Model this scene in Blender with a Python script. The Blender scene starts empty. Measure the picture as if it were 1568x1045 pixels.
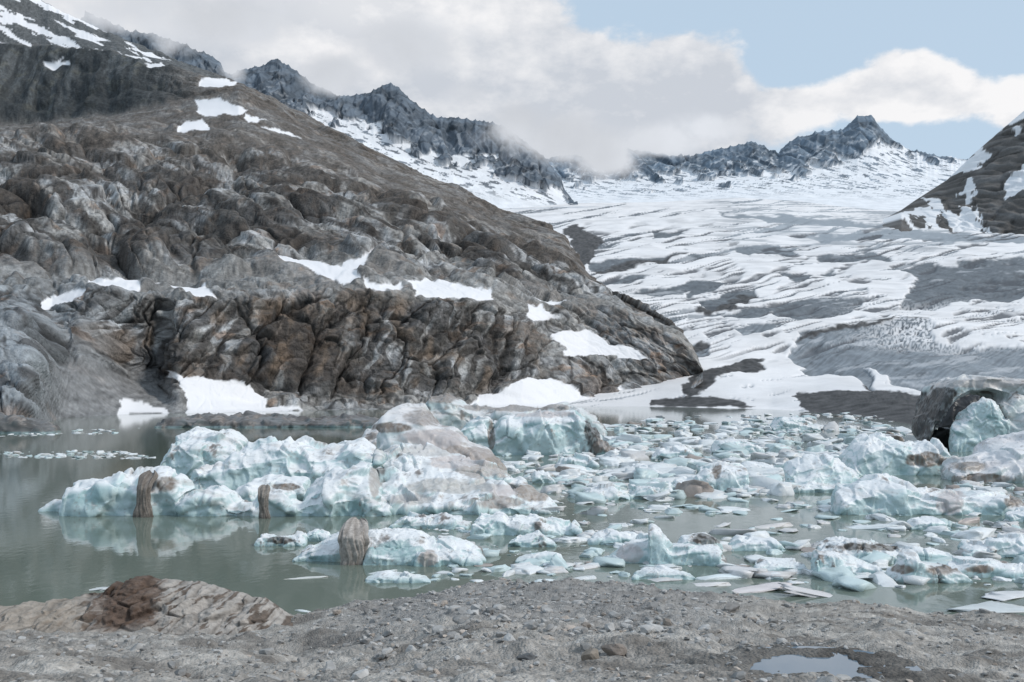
import bpy, math, numpy as np, time
T0=time.time()
F=1524.;HZ=8.;YH=590.;CX=784.
scene=bpy.context.scene
rs=np.random.RandomState(11)
PERM=rs.permutation(256).astype(np.int64)
R=[rs.rand(256) for _ in range(8)]
ANG=rs.rand(256)*2*np.pi; GX=np.cos(ANG); GY=np.sin(ANG)
G3=rs.randn(256,3); G3/=np.linalg.norm(G3,axis=1)[:,None]
def sm(a,b,x):
    t=np.clip((x-a)/(b-a),0,1); return t*t*(3-2*t)
def lerp(a,b,t): return a+(b-a)*t
def mixc(c,c2,m): return c*(1-m[...,None])+np.array(c2)*m[...,None]
def n2(x,y,seed=0):
    xi=np.floor(x).astype(np.int64);yi=np.floor(y).astype(np.int64);xf=x-xi;yf=y-yi
    u=xf**3*(xf*(xf*6-15)+10);v=yf**3*(yf*(yf*6-15)+10)
    def g(i,j):
        h=PERM[(PERM[(xi+i+seed*37)&255]+yi+j)&255]
        return GX[h]*(xf-i)+GY[h]*(yf-j)
    return 1.4*lerp(lerp(g(0,0),g(1,0),u),lerp(g(0,1),g(1,1),u),v)
def n3(x,y,z,seed=0):
    xi=np.floor(x).astype(np.int64);yi=np.floor(y).astype(np.int64);zi=np.floor(z).astype(np.int64)
    xf=x-xi;yf=y-yi;zf=z-zi
    u=xf**3*(xf*(xf*6-15)+10);v=yf**3*(yf*(yf*6-15)+10);w=zf**3*(zf*(zf*6-15)+10)
    def g(i,j,k):
        h=PERM[(PERM[(PERM[(xi+i+seed*37)&255]+yi+j)&255]+zi+k)&255]
        q=G3[h]; return q[...,0]*(xf-i)+q[...,1]*(yf-j)+q[...,2]*(zf-k)
    a=lerp(lerp(g(0,0,0),g(1,0,0),u),lerp(g(0,1,0),g(1,1,0),u),v)
    b=lerp(lerp(g(0,0,1),g(1,0,1),u),lerp(g(0,1,1),g(1,1,1),u),v)
    return 1.5*lerp(a,b,w)
def fbm(x,y,o=4,seed=0,gain=.5):
    s=0;a=1
    for i in range(o):
        s=s+a*n2(x*2**i,y*2**i,seed+i);a*=gain
    return s
def ridg(x,y,o=4,seed=0,gain=.5):
    s=0;a=1
    for i in range(o):
        s=s+a*(1-2*np.abs(n2(x*2**i,y*2**i,seed+i)));a*=gain
    return s/1.8
def fbm3(p,o=4,seed=0,gain=.5):
    s=0;a=1
    for i in range(o):
        s=s+a*n3(p[...,0]*2**i,p[...,1]*2**i,p[...,2]*2**i,seed+i);a*=gain
    return s
def vor2(x,y,seed=0,j=.9):
    xi=np.floor(x).astype(np.int64);yi=np.floor(y).astype(np.int64)
    F1=np.full(x.shape,9.);F2=F1.copy();ID=np.zeros(x.shape,np.int64);DX=np.zeros(x.shape);DY=DX.copy()
    for a in(-1,0,1):
        for b in(-1,0,1):
            cx=xi+a;cy=yi+b;h=PERM[(PERM[(cx+seed*53)&255]+cy)&255]
            ex=x-(cx+.5+j*(R[0][h]-.5));ey=y-(cy+.5+j*(R[1][h]-.5));dd=ex*ex+ey*ey
            m=dd<F1
            F2=np.where(m,F1,np.minimum(F2,dd));F1=np.where(m,dd,F1);ID=np.where(m,h,ID);DX=np.where(m,ex,DX);DY=np.where(m,ey,DY)
    return np.sqrt(F1),np.sqrt(F2),ID,DX,DY
def facets(a,b,seed,w=.16,dome=.5,tilt=2.,fd=.14):
    f1,f2,i,dx,dy=vor2(a,b,seed)
    e=f2-f1;fade=sm(0,fd,e)
    h=.2-f1**2*dome+fade*((R[3][i]-.5)*dx+(R[4][i]-.5)*dy)*tilt+fade*(R[2][i]-.5)*.45
    return h, 1-sm(0,w,e), R[5][i]
def vor3(p,seed=0):
    x,y,z=p[...,0],p[...,1],p[...,2]
    xi=np.floor(x).astype(np.int64);yi=np.floor(y).astype(np.int64);zi=np.floor(z).astype(np.int64)
    F1=np.full(x.shape,9.);F2=F1.copy();off=np.zeros(x.shape)
    for a in(-1,0,1):
        for b in(-1,0,1):
            for c in(-1,0,1):
                h=PERM[(PERM[(PERM[(xi+a+seed*53)&255]+yi+b)&255]+zi+c)&255]
                ex=x-(xi+a+R[0][h]);ey=y-(yi+b+R[1][h]);ez=z-(zi+c+R[6][h]);dd=ex*ex+ey*ey+ez*ez
                m=dd<F1
                F2=np.where(m,F1,np.minimum(F2,dd));F1=np.where(m,dd,F1)
                off=np.where(m,(R[2][h]-.5)*.4+((R[3][h]-.5)*ex+(R[4][h]-.5)*ey+(R[5][h]-.5)*ez)*1.8,off)
    e=np.sqrt(F2)-np.sqrt(F1)
    return off*sm(0,.12,e),1-sm(0,.12,e),F1
def polysd(px,py,poly):
    n=len(poly);d=np.full(px.shape,1e9);ins=np.zeros(px.shape,bool)
    for i in range(n):
        x1,y1=poly[i];x2,y2=poly[(i+1)%n]
        ex,ey=x2-x1,y2-y1;L=ex*ex+ey*ey+1e-9
        t=np.clip(((px-x1)*ex+(py-y1)*ey)/L,0,1)
        d=np.minimum(d,(px-x1-t*ex)**2+(py-y1-t*ey)**2)
        c=((y1>py)!=(y2>py))&(px<(x2-x1)*(py-y1)/((y2-y1) if y2!=y1 else 1e-9)+x1)
        ins^=c
    return np.where(ins,1,-1)*np.sqrt(d)
def polymax(px,py,polys):
    s=np.full(px.shape,-1e9)
    for q in polys:
        xs=[a[0] for a in q];ys=[a[1] for a in q]
        m=(px>min(xs)-40)&(px<max(xs)+40)&(py>min(ys)-40)&(py<max(ys)+40)
        if m.any(): s[m]=np.maximum(s[m],polysd(px[m],py[m],q))
    return s
def W(px,py,d): return np.stack([(px-CX)/F*d,d+0*px,HZ+(YH-py)/F*d],-1)
def ip(x,pts):
    p=np.array(pts,float);return np.interp(x,p[:,0],p[:,1])
def blur(A,n,axis):
    for _ in range(n):
        B=np.concatenate([np.take(A,[0],axis),A,np.take(A,[-1],axis)],axis)
        m=A.shape[axis]
        A=.25*np.take(B,range(0,m),axis)+.5*np.take(B,range(1,m+1),axis)+.25*np.take(B,range(2,m+2),axis)
    return A
def lattice(pxs,levels,counts,bl=4):
    pys=[];ds=[]
    for k,(a,b) in enumerate(levels):
        pys.append(ip(pxs,a) if isinstance(a,list) else a);ds.append(ip(pxs,b) if isinstance(b,list) else b)
    PY=[];IV=[];T=[]
    for k,n in enumerate(counts):
        for i in range(n):
            t=i/n;PY.append(lerp(pys[k],pys[k+1],t));IV.append(lerp(1/ds[k],1/ds[k+1],t));T.append(k+t)
    PY.append(pys[-1]);IV.append(1/ds[-1]);T.append(len(counts))
    PY=np.array(PY);D=1/np.array(IV);D=blur(blur(D,bl,0),bl,1)
    PX=np.broadcast_to(pxs,PY.shape).copy();T=np.broadcast_to(np.array(T)[:,None],PY.shape)
    return PX,PY,D,T
def gnorm(P):
    a=np.gradient(P,axis=1);b=np.gradient(P,axis=0);n=np.cross(a,b)
    n/=np.linalg.norm(n,axis=-1)[...,None]+1e-9
    return n
def mesh_np(name,V,Q,col=None,mat=None,smooth=True,attr=None):
    me=bpy.data.meshes.new(name);V=np.ascontiguousarray(V,np.float32)
    k=Q.shape[1]
    me.vertices.add(len(V));me.vertices.foreach_set('co',V.ravel())
    me.loops.add(Q.size);me.loops.foreach_set('vertex_index',np.ascontiguousarray(Q,np.int32).ravel())
    me.polygons.add(len(Q));me.polygons.foreach_set('loop_start',np.arange(0,Q.size,k,dtype=np.int32))
    me.update(calc_edges=True)
    me.polygons.foreach_set('use_smooth',np.full(len(Q),smooth))
    if col is not None: setcol(me,col)
    if attr is not None:
        at=me.attributes.new('A','FLOAT','POINT');at.data.foreach_set('value',np.ascontiguousarray(attr,np.float32).ravel())
    me.validate()
    ob=bpy.data.objects.new(name,me);scene.collection.objects.link(ob)
    if mat: me.materials.append(mat)
    return ob
def setcol(me,col):
    c=np.ones((len(me.vertices),4),np.float32);c[:,:3]=np.clip(col.reshape(-1,3),0.005,.9)
    at=me.color_attributes.new('Col','FLOAT_COLOR','POINT');at.data.foreach_set('color',c.ravel())
def gridob(name,P,col,mat,smooth=True,attr=None):
    r,c=P.shape[:2];i=np.arange(r*c).reshape(r,c)
    Q=np.stack([i[:-1,:-1],i[:-1,1:],i[1:,1:],i[1:,:-1]],-1).reshape(-1,4)
    return mesh_np(name,P.reshape(-1,3),Q,col,mat,smooth,attr)
# ---------- materials
def newmat(name):
    m=bpy.data.materials.new(name);m.use_nodes=True;nt=m.node_tree;nt.nodes.clear()
    return m,nt
def colmat(name,s1,s2,bd,rough=.9,bs=.6,spec=.3,var=.3,vor=None,mask=False):
    m,nt=newmat(name);N=nt.nodes;L=nt.links
    o=N.new('ShaderNodeOutputMaterial');b=N.new('ShaderNodeBsdfPrincipled');L.new(b.outputs[0],o.inputs[0])
    b.inputs['Roughness'].default_value=rough;b.inputs['Specular IOR Level'].default_value=spec
    at=N.new('ShaderNodeAttribute');at.attribute_name='Col'
    tc=N.new('ShaderNodeTexCoord')
    def noise(s,det):
        n=N.new('ShaderNodeTexNoise');n.inputs['Scale'].default_value=s;n.inputs['Detail'].default_value=det;n.inputs['Roughness'].default_value=.6
        L.new(tc.outputs['Object'],n.inputs['Vector']);return n
    a=noise(s1,6);c=noise(s2,8)
    mr=N.new('ShaderNodeMapRange');mr.inputs[1].default_value=.3;mr.inputs[2].default_value=.7;mr.inputs[3].default_value=1-var;mr.inputs[4].default_value=1+var
    L.new(a.outputs[0],mr.inputs[0])
    fac=mr.outputs[0]
    bp=N.new('ShaderNodeBump');bp.inputs['Strength'].default_value=bs;bp.inputs['Distance'].default_value=bd
    if mask:
        am=N.new('ShaderNodeAttribute');am.attribute_name='A'
        mm=N.new('ShaderNodeMapRange');mm.inputs[3].default_value=bs;mm.inputs[4].default_value=bs*.15;L.new(am.outputs['Fac'],mm.inputs[0]);L.new(mm.outputs[0],bp.inputs['Strength'])
        fx=N.new('ShaderNodeMix');L.new(am.outputs['Fac'],fx.inputs[0]);L.new(fac,fx.inputs[2]);fx.inputs[3].default_value=1.;fac=fx.outputs[0]
    mx=N.new('ShaderNodeVectorMath');mx.operation='SCALE';L.new(at.outputs['Color'],mx.inputs[0]);L.new(fac,mx.inputs['Scale'])
    L.new(mx.outputs[0],b.inputs['Base Color'])
    h=c.outputs[0]
    if vor:
        v=N.new('ShaderNodeTexVoronoi');v.inputs['Scale'].default_value=vor;L.new(tc.outputs['Object'],v.inputs['Vector'])
        ad=N.new('ShaderNodeMath');ad.operation='SUBTRACT';L.new(h,ad.inputs[0]);L.new(v.outputs['Distance'],ad.inputs[1]);h=ad.outputs[0]
    L.new(h,bp.inputs['Height']);L.new(bp.outputs[0],b.inputs['Normal'])
    return m
M_rock=colmat('rock',.5,.55,2.0,.85,bs=.85,var=.25,mask=True)
M_far=colmat('far_rock',.02,.03,10,.9,var=.12)
M_glac=colmat('glacier_ice',.08,.12,1.2,.75,bs=.35,var=.05)
M_ice=colmat('iceberg_ice',1.2,3.5,.06,.4,bs=.6,spec=.4,var=.06)
M_gr=colmat('gravel',6,30,.03,.95,bs=.9,var=.3,vor=28)
M_st=colmat('stone',8,40,.01,.9,bs=.5,var=.25)
M_mound=colmat('dirt_ice',5,12,.05,.85,bs=.9,var=.3)
M_tarp=colmat('cloth',9,30,.02,.9,bs=.7,var=.3)

# ---------- world
w=bpy.data.worlds.new('World');scene.world=w;w.use_nodes=True;nt=w.node_tree;nt.nodes.clear();N=nt.nodes;L=nt.links
def mth(op,a,b=None,c=None,clamp=False):
    n=N.new('ShaderNodeMath');n.operation=op;n.use_clamp=clamp
    for i,v in enumerate((a,b,c)):
        if v is None: continue
        if isinstance(v,(int,float)): n.inputs[i].default_value=v
        else: L.new(v,n.inputs[i])
    return n.outputs[0]
tc=N.new('ShaderNodeTexCoord');sp=N.new('ShaderNodeSeparateXYZ');L.new(tc.outputs['Generated'],sp.inputs[0])
az=mth('ARCTAN2',sp.outputs[0],sp.outputs[1]);el=mth('ARCSINE',sp.outputs[2])
mp=N.new('ShaderNodeMapping');mp.inputs['Scale'].default_value=(1,1,1.7);L.new(tc.outputs['Generated'],mp.inputs[0])
def wn(s,d,r=.55,off=(0,0,0)):
    n=N.new('ShaderNodeTexNoise');n.inputs['Scale'].default_value=s;n.inputs['Detail'].default_value=d;n.inputs['Roughness'].default_value=r
    m2=N.new('ShaderNodeVectorMath');m2.inputs[1].default_value=off;L.new(mp.outputs[0],m2.inputs[0]);L.new(m2.outputs[0],n.inputs['Vector'])
    return n.outputs[0]
def blob(px,py,sx,sy,amp):
    a=math.atan((px-CX)/F);e=math.atan((YH-py)/F)
    u=mth('DIVIDE',mth('SUBTRACT',az,a),sx/F);v=mth('DIVIDE',mth('SUBTRACT',el,e),sy/F)
    q=mth('ADD',mth('MULTIPLY',u,u),mth('MULTIPLY',v,v))
    return mth('MULTIPLY',mth('EXPONENT',mth('MULTIPLY',q,-1.)),amp)
bias=mth('ADD',0.,0.)
for bb in [(350,30,430,190,.9),(740,130,190,130,.75),(1040,140,120,85,.74),(1380,160,85,50,.75),(1240,178,90,28,.5),(1470,185,60,42,.5),
           (1600,200,70,50,.8),(1330,20,300,60,-.5),(880,5,60,60,-.25),(1560,100,90,60,-.5),(960,40,70,40,-.3),(1210,95,70,48,-.6),(1350,255,180,28,-.45),(900,260,400,50,.35)]:
    bias=mth('ADD',bias,blob(*bb))
n1=wn(10,10,.58);n1u=wn(10,10,.58,(.018,0,.032));nn=wn(3.5,8,.55,(4.3,3,1.2))
base=mth('ADD',mth('MULTIPLY',mth('SUBTRACT',n1,.5),1.6),mth('MULTIPLY',mth('SUBTRACT',nn,.5),1.1))
dens=mth('ADD',mth('ADD',base,bias),-.12)
mr=N.new('ShaderNodeMapRange');mr.interpolation_type='SMOOTHSTEP';mr.inputs[1].default_value=.0;mr.inputs[2].default_value=.24;L.new(dens,mr.inputs[0])
sky=N.new('ShaderNodeTexSky');sky.sky_type='NISHITA';sky.sun_disc=False
SE=math.radians(42);SR=math.radians(105)
sky.sun_elevation=SE;sky.sun_rotation=SR
skc=N.new('ShaderNodeVectorMath');skc.operation='SCALE';skc.inputs['Scale'].default_value=.12;L.new(sky.outputs[0],skc.inputs[0])
def rgbmix(f,a,b):
    m=N.new('ShaderNodeMix');m.data_type='RGBA'
    for i,v in ((0,f),(6,a),(7,b)):
        if isinstance(v,(float,tuple)): m.inputs[i].default_value=v
        else: L.new(v,m.inputs[i])
    return m.outputs[2]
pale=rgbmix(.8,skc.outputs[0],(.60,.75,.90,1))
sh=wn(4,7,.6,(9.1,6,3))
shr=N.new('ShaderNodeMapRange');shr.inputs[1].default_value=.38;shr.inputs[2].default_value=.62;L.new(sh,shr.inputs[0])
rel=mth('MULTIPLY',mth('SUBTRACT',n1,n1u),2.8)  # cloud relief lighting painted from the offset noise
br=mth('ADD',mth('ADD',mth('MULTIPLY',shr.outputs[0],.6),rel),blob(1380,150,170,80,.8),clamp=True)
br=mth('ADD',br,blob(560,10,160,60,.45),clamp=True)
br=mth('SUBTRACT',br,blob(900,200,280,80,.45),clamp=True)
cc=rgbmix(br,(.62,.66,.725,1),(.98,.975,.985,1))
fin=rgbmix(mr.outputs[0],pale,cc)
bg=N.new('ShaderNodeBackground');L.new(fin,bg.inputs[0]);bg.inputs[1].default_value=.96
wo=N.new('ShaderNodeOutputWorld');L.new(bg.outputs[0],wo.inputs[0])
sd=bpy.data.lights.new('sun','SUN');sd.energy=2.1;sd.angle=math.radians(9);sd.color=(1,.95,.89)
so=bpy.data.objects.new('sun',sd);scene.collection.objects.link(so)
from mathutils import Vector
dv=Vector((math.sin(SR)*math.cos(SE),math.cos(SR)*math.cos(SE),math.sin(SE)))
so.rotation_euler=dv.to_track_quat('Z','Y').to_euler()
# ---------- camera
cd=bpy.data.cameras.new('camera');cam=bpy.data.objects.new('camera',cd);scene.collection.objects.link(cam);scene.camera=cam
cam.location=(0,0,HZ);cam.rotation_euler=(math.pi/2,0,0);cd.sensor_width=36;cd.lens=F/1568*36;cd.shift_y=(YH-522.5)/1568
cd.clip_end=40000;cd.clip_start=.1
scene.view_settings.view_transform='Standard'

# ---------- hillside
pxs=np.arange(-330,1078,1.35)
base=[(-330,672),(0,662),(40,660),(90,640),(200,634),(300,632),(500,628),(700,625),(950,620),(1000,617),(1040,598),(1077,570)]
pb=ip(pxs,base);db=np.where(pxs<1000,12192/(np.maximum(pb,610)-YH),0)
db=np.where(pxs>=950,ip(pxs,[(950,406),(1000,415),(1077,440)]),db)
db=blur(db,40,0)
sky_py=[(-330,-190),(0,-35),(60,0),(130,35),(200,65),(290,100),(350,121),(372,131),(430,160),(520,205),(600,245),(680,282),(720,300),(770,323),(830,345),(862,364),(882,388),(900,425),(925,444),(960,458),(1020,488),(1042,512),(1052,535),(1062,552),(1077,566)]
sky_d=[(-330,1200),(60,1200),(200,1080),(370,960),(600,880),(770,820),(862,740),(900,650),(960,560),(1040,470),(1077,445)]
ps=ip(pxs,sky_py);dS=ip(pxs,sky_d)
ps=ps-2.5*np.abs(ridg(pxs/30,pxs*0+.5,4,17,.65))*sm(1040,960,pxs)+1
f2=ip(pxs,[(-330,610),(0,600),(60,575),(120,550),(200,585),(260,602),(400,617),(700,612),(800,585),(850,592),(950,603),(1000,605),(1077,569)])
f3=ip(pxs,[(-330,430),(0,440),(80,470),(150,440),(300,452),(450,450),(560,445),(650,452),(750,458),(790,474),(830,478),(900,472),(960,478),(1040,520),(1077,568)])
f4=ip(pxs,[(-330,400),(0,405),(150,425),(300,428),(430,398),(560,393),(650,420),(750,430),(850,445),(900,447),(960,468),(1040,516),(1077,567)])
f5=ip(pxs,[(-330,240),(0,215),(100,205),(200,212),(300,225),(400,240),(500,262),(600,295),(700,330),(800,372),(880,415),(910,440),(960,463),(1040,514),(1077,566.6)])
f6=ip(pxs,[(-330,190),(0,190),(80,190),(200,172),(300,152),(365,142),(430,175),(520,222),(600,262),(680,298),(770,337),(860,378),(900,430),(960,460),(1040,513),(1077,566.4)])
f7=ip(pxs,[(-330,55),(0,72),(130,76),(250,100),(330,123),(372,134),(430,164),(520,209),(600,249),(680,285),(770,327),(862,368),(900,427),(960,459),(1040,512.4),(1077,566.2)])
d2=np.where(pxs<260,db*1.12,db*1.03);d2=blur(d2,30,0)
d3=ip(pxs,[(-330,300),(0,310),(100,318),(200,322),(300,326),(500,352),(700,385),(800,410),(900,450),(1000,440),(1077,444)])
d4=ip(pxs,[(-330,370),(0,375),(300,400),(560,430),(750,440),(860,480),(960,500),(1040,462),(1077,444.2)])
d5=ip(pxs,[(-330,600),(0,600),(200,615),(500,640),(800,640),(880,590),(960,540),(1040,466),(1077,444.4)])
d6=lerp(d5,dS,.55);d7=lerp(d5,dS,.75)
lv=[(pb+14,db*.93),(pb,db),(f2,d2),(f3,d3),(f4,d4),(f5,d5),(f6,d6),(f7,d7),(ps,dS),(ps+12,dS*1.06),(ps+90,dS*1.2)]
PX,PY,D,T=lattice(pxs,lv,[4,14,128,34,148,50,48,48,4,4])
P=W(PX,PY,D)
X,Y,Z=P[...,0],P[...,1],P[...,2]
wx=PX+12*fbm(PX/50,PY/30,5,3);wy=PY+6*fbm(PX/40,PY/20,5,5)
snowp=[[(297,153),(340,152),(375,168),(370,177),(320,180),(300,170)],[(270,189),(315,182),(322,202),(275,206)],[(310,123),(345,118),(367,127),(340,135),(312,135)],
[(222,99),(245,97),(260,108),(235,111)],[(68,102),(100,95),(110,105),(80,113)],[(372,175),(395,182),(405,188),(380,186)],[(395,194),(430,199),(460,211),(430,208)],
[(428,394),(470,399),(520,404),(578,391),(556,405),(540,415),(556,436),(520,431),(480,416),(432,406)],[(625,434),(660,424),(690,430),(690,439),(750,444),(760,459),(700,459),(635,452)],
[(560,434),(620,437),(620,446),(570,443)],[(135,429),(210,433),(220,442),(138,441)],[(245,438),(320,438),(330,457),(300,457),(290,446)],[(70,462),(110,445),(132,448),(105,468),(78,474)],
[(805,468),(840,471),(846,488),(815,491)],[(846,509),(900,510),(960,530),(988,554),(940,549),(868,546)],[(256,572),(300,577),(390,592),(405,622),(478,632),(280,634),(285,605)],
[(185,614),(230,614),(262,634),(180,632)],[(803,579),(840,579),(880,599),(930,611),(957,593),(956,625),(715,625),(740,606)],[(820,456),(850,458),(880,466),(850,468)]]
ssd=polymax(wx,wy,snowp)
streak=fbm((X*.85-Z*.5)/90,(X*.5+Z*.85)/12,5,21,.6)
top=sm(6.7,7.15,T)*(T<8.6)*sm(330,250,PX)
ssd=np.maximum(ssd,(streak*2.2-0.70+.5*sm(90,30,PY))*14*top-20*(1-top))
snow=sm(-.8,.8,ssd)
cliff=sm(1.9,2.15,T)*sm(3.05,2.85,T)*sm(60,200,PX)*sm(870,800,PX)
upcl=sm(5.9,6.1,T)*sm(7.05,6.95,T)*sm(330,200,PX)
scree=sm(2.30,1.9,T+.25*fbm(X/20,Z/12,3,8))*sm(285,240,PX+20*fbm(X/15,Z/10,3,9))*sm(30,110,PX+20*fbm(X/15,Z/10,3,19))
mid=sm(3.8,4.2,T)
v=Z*1.25+Y*.45
ww=fbm(X/90,v/90,2,31)*14+fbm(X/12,v/12,3,33)*1.4;wv=fbm(X/90,v/90,2,35)*14+fbm(X/12,v/12,3,37)*1.4
def rot(u_,v_,a):
    c,s=math.cos(math.radians(a)),math.sin(math.radians(a));return u_*c-v_*s,u_*s+v_*c
a1,b1=rot(X+ww,v+wv,42)
A30,g30,i30=facets(a1/70,b1/30,1,.05,.8,1.8,.3)
A12,g12,i12=facets(a1/32,b1/13,2,.07,.7,1.9,.22)
A5,g5,i5=facets(a1/12,b1/5.5,3,.12,.6,1.9,.2)
A2,g2_,i2_=facets(a1/4.6,b1/2.2,7,.12)
vc=Z+.12*Y
c1,e1=rot(X+ww*.25+2.0*fbm(X/8,vc/8,3,38),vc+wv*.25+2.0*fbm(X/8,vc/8,3,39),10)
C20,h20,j20=facets(c1/16,e1/30,4,.07,.7,1.8,.25)
C8,h8,j8=facets(c1/7.5,e1/10,5,.08,.6,1.8,.2)
C3,h3,j3=facets(c1/3.2,e1/3.6,6,.1)
rg=ridg(a1/38,b1/12,2,44,.45)
ds=A30*12+A12*6.8+A5*2.2-g12*.8-g30*1.2+rg*1.6+fbm(X/22,v/22,3,41)*1.0
dc=C20*6.5+C8*3.8+C3*1.2-h20*1.3-h8*.7+fbm(X/10,v/10,5,43)*.7
near=sm(3.9,3.2,T)*(1-cliff)
dn_=A12*4.0+A5*2.4+A2*1.0-g12*.8-g5*.4+fbm(X/12,v/12,4,46)*.6
disp=lerp(ds,dn_,near)*(1-cliff)+dc*cliff
rubble=sm(5.0,5.4,T)*(1-upcl)
disp=disp*(1-.6*rubble)
disp=disp*(1-.85*scree)+scree*fbm(X/3,v/3,4,50)*.5
disp=disp*(1-.6*upcl)+upcl*(ridg(X/40+Z/110,Z/150,3,60,.45)*9)
sb=sm(-6,4,ssd)
disp=disp*(1-.85*sb)
fore=np.abs(np.gradient(D,axis=0));fs=sm(1.0,3.2,blur(fore,6,0))
disp=lerp(disp,blur(blur(disp,4,0),4,1),fs)
edge=sm(1.0,1.4,T)*sm(8.6,7.9,T)*sm(1077,1045,PX)
disp*=edge*.9+.1
nrm=gnorm(blur(blur(P,18,0),18,1))
nrm*=np.sign(-(nrm*P).sum(-1))[...,None]
P2=P+nrm*disp[...,None]
# colour
lo=fbm(X/45,v/45,4,70);lo2=fbm(X/18,v/18,4,73);hi=fbm(X/3.5,v/3.5,5,76,.65)
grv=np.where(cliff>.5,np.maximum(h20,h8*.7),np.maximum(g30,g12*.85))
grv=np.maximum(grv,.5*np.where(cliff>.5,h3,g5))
cell=np.where(cliff>.5,j8*.5+j3*.5,i12*.5+i5*.5)
col=np.zeros(P.shape)+np.array([.335,.325,.31])
col=mixc(col,(.44,.445,.45),sm(-.15,.35,lo2))
col=mixc(col,(.175,.135,.108),.72*sm(.1,.5,lo+.3*hi))
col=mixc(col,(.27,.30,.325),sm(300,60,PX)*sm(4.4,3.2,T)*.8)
col=mixc(col,(.30,.17,.09),.5*sm(.35,.7,fbm(X/12,v/9,4,79)))
col=col*(.66+.62*cell)[...,None]
st=ridg(c1/5,e1/45,4,81)
col=mixc(col,(.042,.035,.031),cliff*.8*sm(.15,.55,st+.55*fbm(X/30,Z/20,3,84)))
col=mixc(col,(.31,.22,.15),cliff*.35*sm(.1,.6,fbm(X/9,Z/14,3,86)))
dk=ridg(a1/60,b1/14,4,88)
col=mixc(col,(.045,.038,.033),(1-cliff)*mid*.8*sm(.33,.6,dk+.45*lo))
cr1=ridg(a1/24,b1/6,3,91)
col=mixc(col,(.045,.038,.034),(1-cliff)*(1-scree)*.65*sm(.60,.76,cr1))
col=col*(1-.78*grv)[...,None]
brown=sm(4.5,5.3,T)
col=mixc(col,(.15,.128,.11),brown*.6);col=mixc(col,(.18,.175,.17),rubble*.5*sm(-.1,.4,lo2))
ucs=ridg(X/14+Z/60,Z/130,4,93)
col=mixc(col,(.085,.095,.10),.9*upcl);col=mixc(col,(.13,.125,.10),.5*upcl*sm(.1,.5,lo2));col=mixc(col,(.03,.034,.036),.75*upcl*sm(.2,.6,ucs))
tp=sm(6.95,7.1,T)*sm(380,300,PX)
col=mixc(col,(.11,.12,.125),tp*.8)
col=mixc(col,(.235,.235,.235),scree*.85)
ter=sm(2.95,3.1,T)*sm(4.15,3.9,T)
col=mixc(col,(.25,.245,.235),ter*.5)
col=col*(1+.5*hi)[...,None]
col=mixc(col,(.80,.79,.80),snow)
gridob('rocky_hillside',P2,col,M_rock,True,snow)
print('hill',time.time()-T0)

# ---------- glacier
pxs=np.arange(690,2100,1.5)
gs=ip(pxs,[(690,622),(1000,622),(1180,626),(1300,634),(1400,648),(2100,660)])
dg=12192/(gs-YH)
lv=[(gs+6,dg*.9),(gs,dg),([(690,570),(1100,565),(1300,575),(1450,590),(2100,600)],[(690,470),(1250,470),(1450,380),(2100,380)]),
([(690,500),(2100,505)],[(690,600),(1400,580),(2100,560)]),([(690,450),(2100,450)],[(690,760),(2100,760)]),
([(690,400),(1300,402),(1480,394),(2100,385)],[(690,1050),(2100,1050)]),([(690,350),(1200,352),(1568,352),(2100,345)],[(690,1650),(2100,1500)]),
([(690,312),(780,314),(900,311),(1000,310),(1130,303),(1220,308),(1300,318),(1400,326),(2100,330)],[(690,2500),(2100,2300)]),([(690,330),(2100,345)],[(690,3000),(2100,2900)])]
PX,PY,D,T=lattice(pxs,lv,[4,44,60,52,48,54,50,10],6)
P=W(PX,PY,D);X,Y,Z=P[...,0],P[...,1],P[...,2]
wx=PX+16*fbm(PX/60,PY/22,5,101);wy=PY+5*fbm(PX/45,PY/12,5,105)
ice=[[(1212,512),(1340,499),(1425,489),(1430,520),(1500,528),(1600,528),(2100,520),(2100,620),(1430,612),(1330,562),(1345,600),(1300,576),(1240,570),(1218,548)],
[(1375,410),(1480,399),(1568,396),(2100,388),(2100,455),(1568,452),(1480,466),(1375,470),(1390,440),(1412,425)],[(1170,466),(1240,455),(1322,456),(1310,476),(1240,490),(1190,482)],
[(900,402),(960,399),(1050,384),(1000,402),(920,416)],[(1060,430),(1125,424),(1100,446),(1050,451)],[(1125,380),(1190,376),(1215,387),(1150,393)],
[(990,356),(1052,349),(1040,362),(1000,369)],[(1068,462),(1160,440),(1172,450),(1110,470),(1080,477)],[(960,447),(1060,431),(1095,436),(1010,452)],[(1190,420),(1250,412),(1290,415),(1220,430)],
[(1120,505),(1190,497),(1200,505),(1140,515)],[(1100,480),(1130,470),(1200,468),(1190,476),(1140,490)],[(1050,560),(1080,535),(1090,520),(1060,520),(1030,530)],[(1230,360),(1400,352),(1568,362),(1568,372),(1400,366),(1260,372)],[(1100,325),(1250,335),(1420,345),(1300,348),(1150,338)],[(1500,408),(1568,405),(1900,400),(1900,414),(1568,415)],
[(890,432),(940,425),(1000,420),(950,432),(905,440)],[(1240,395),(1330,388),(1390,396),(1300,404)]]
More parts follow.
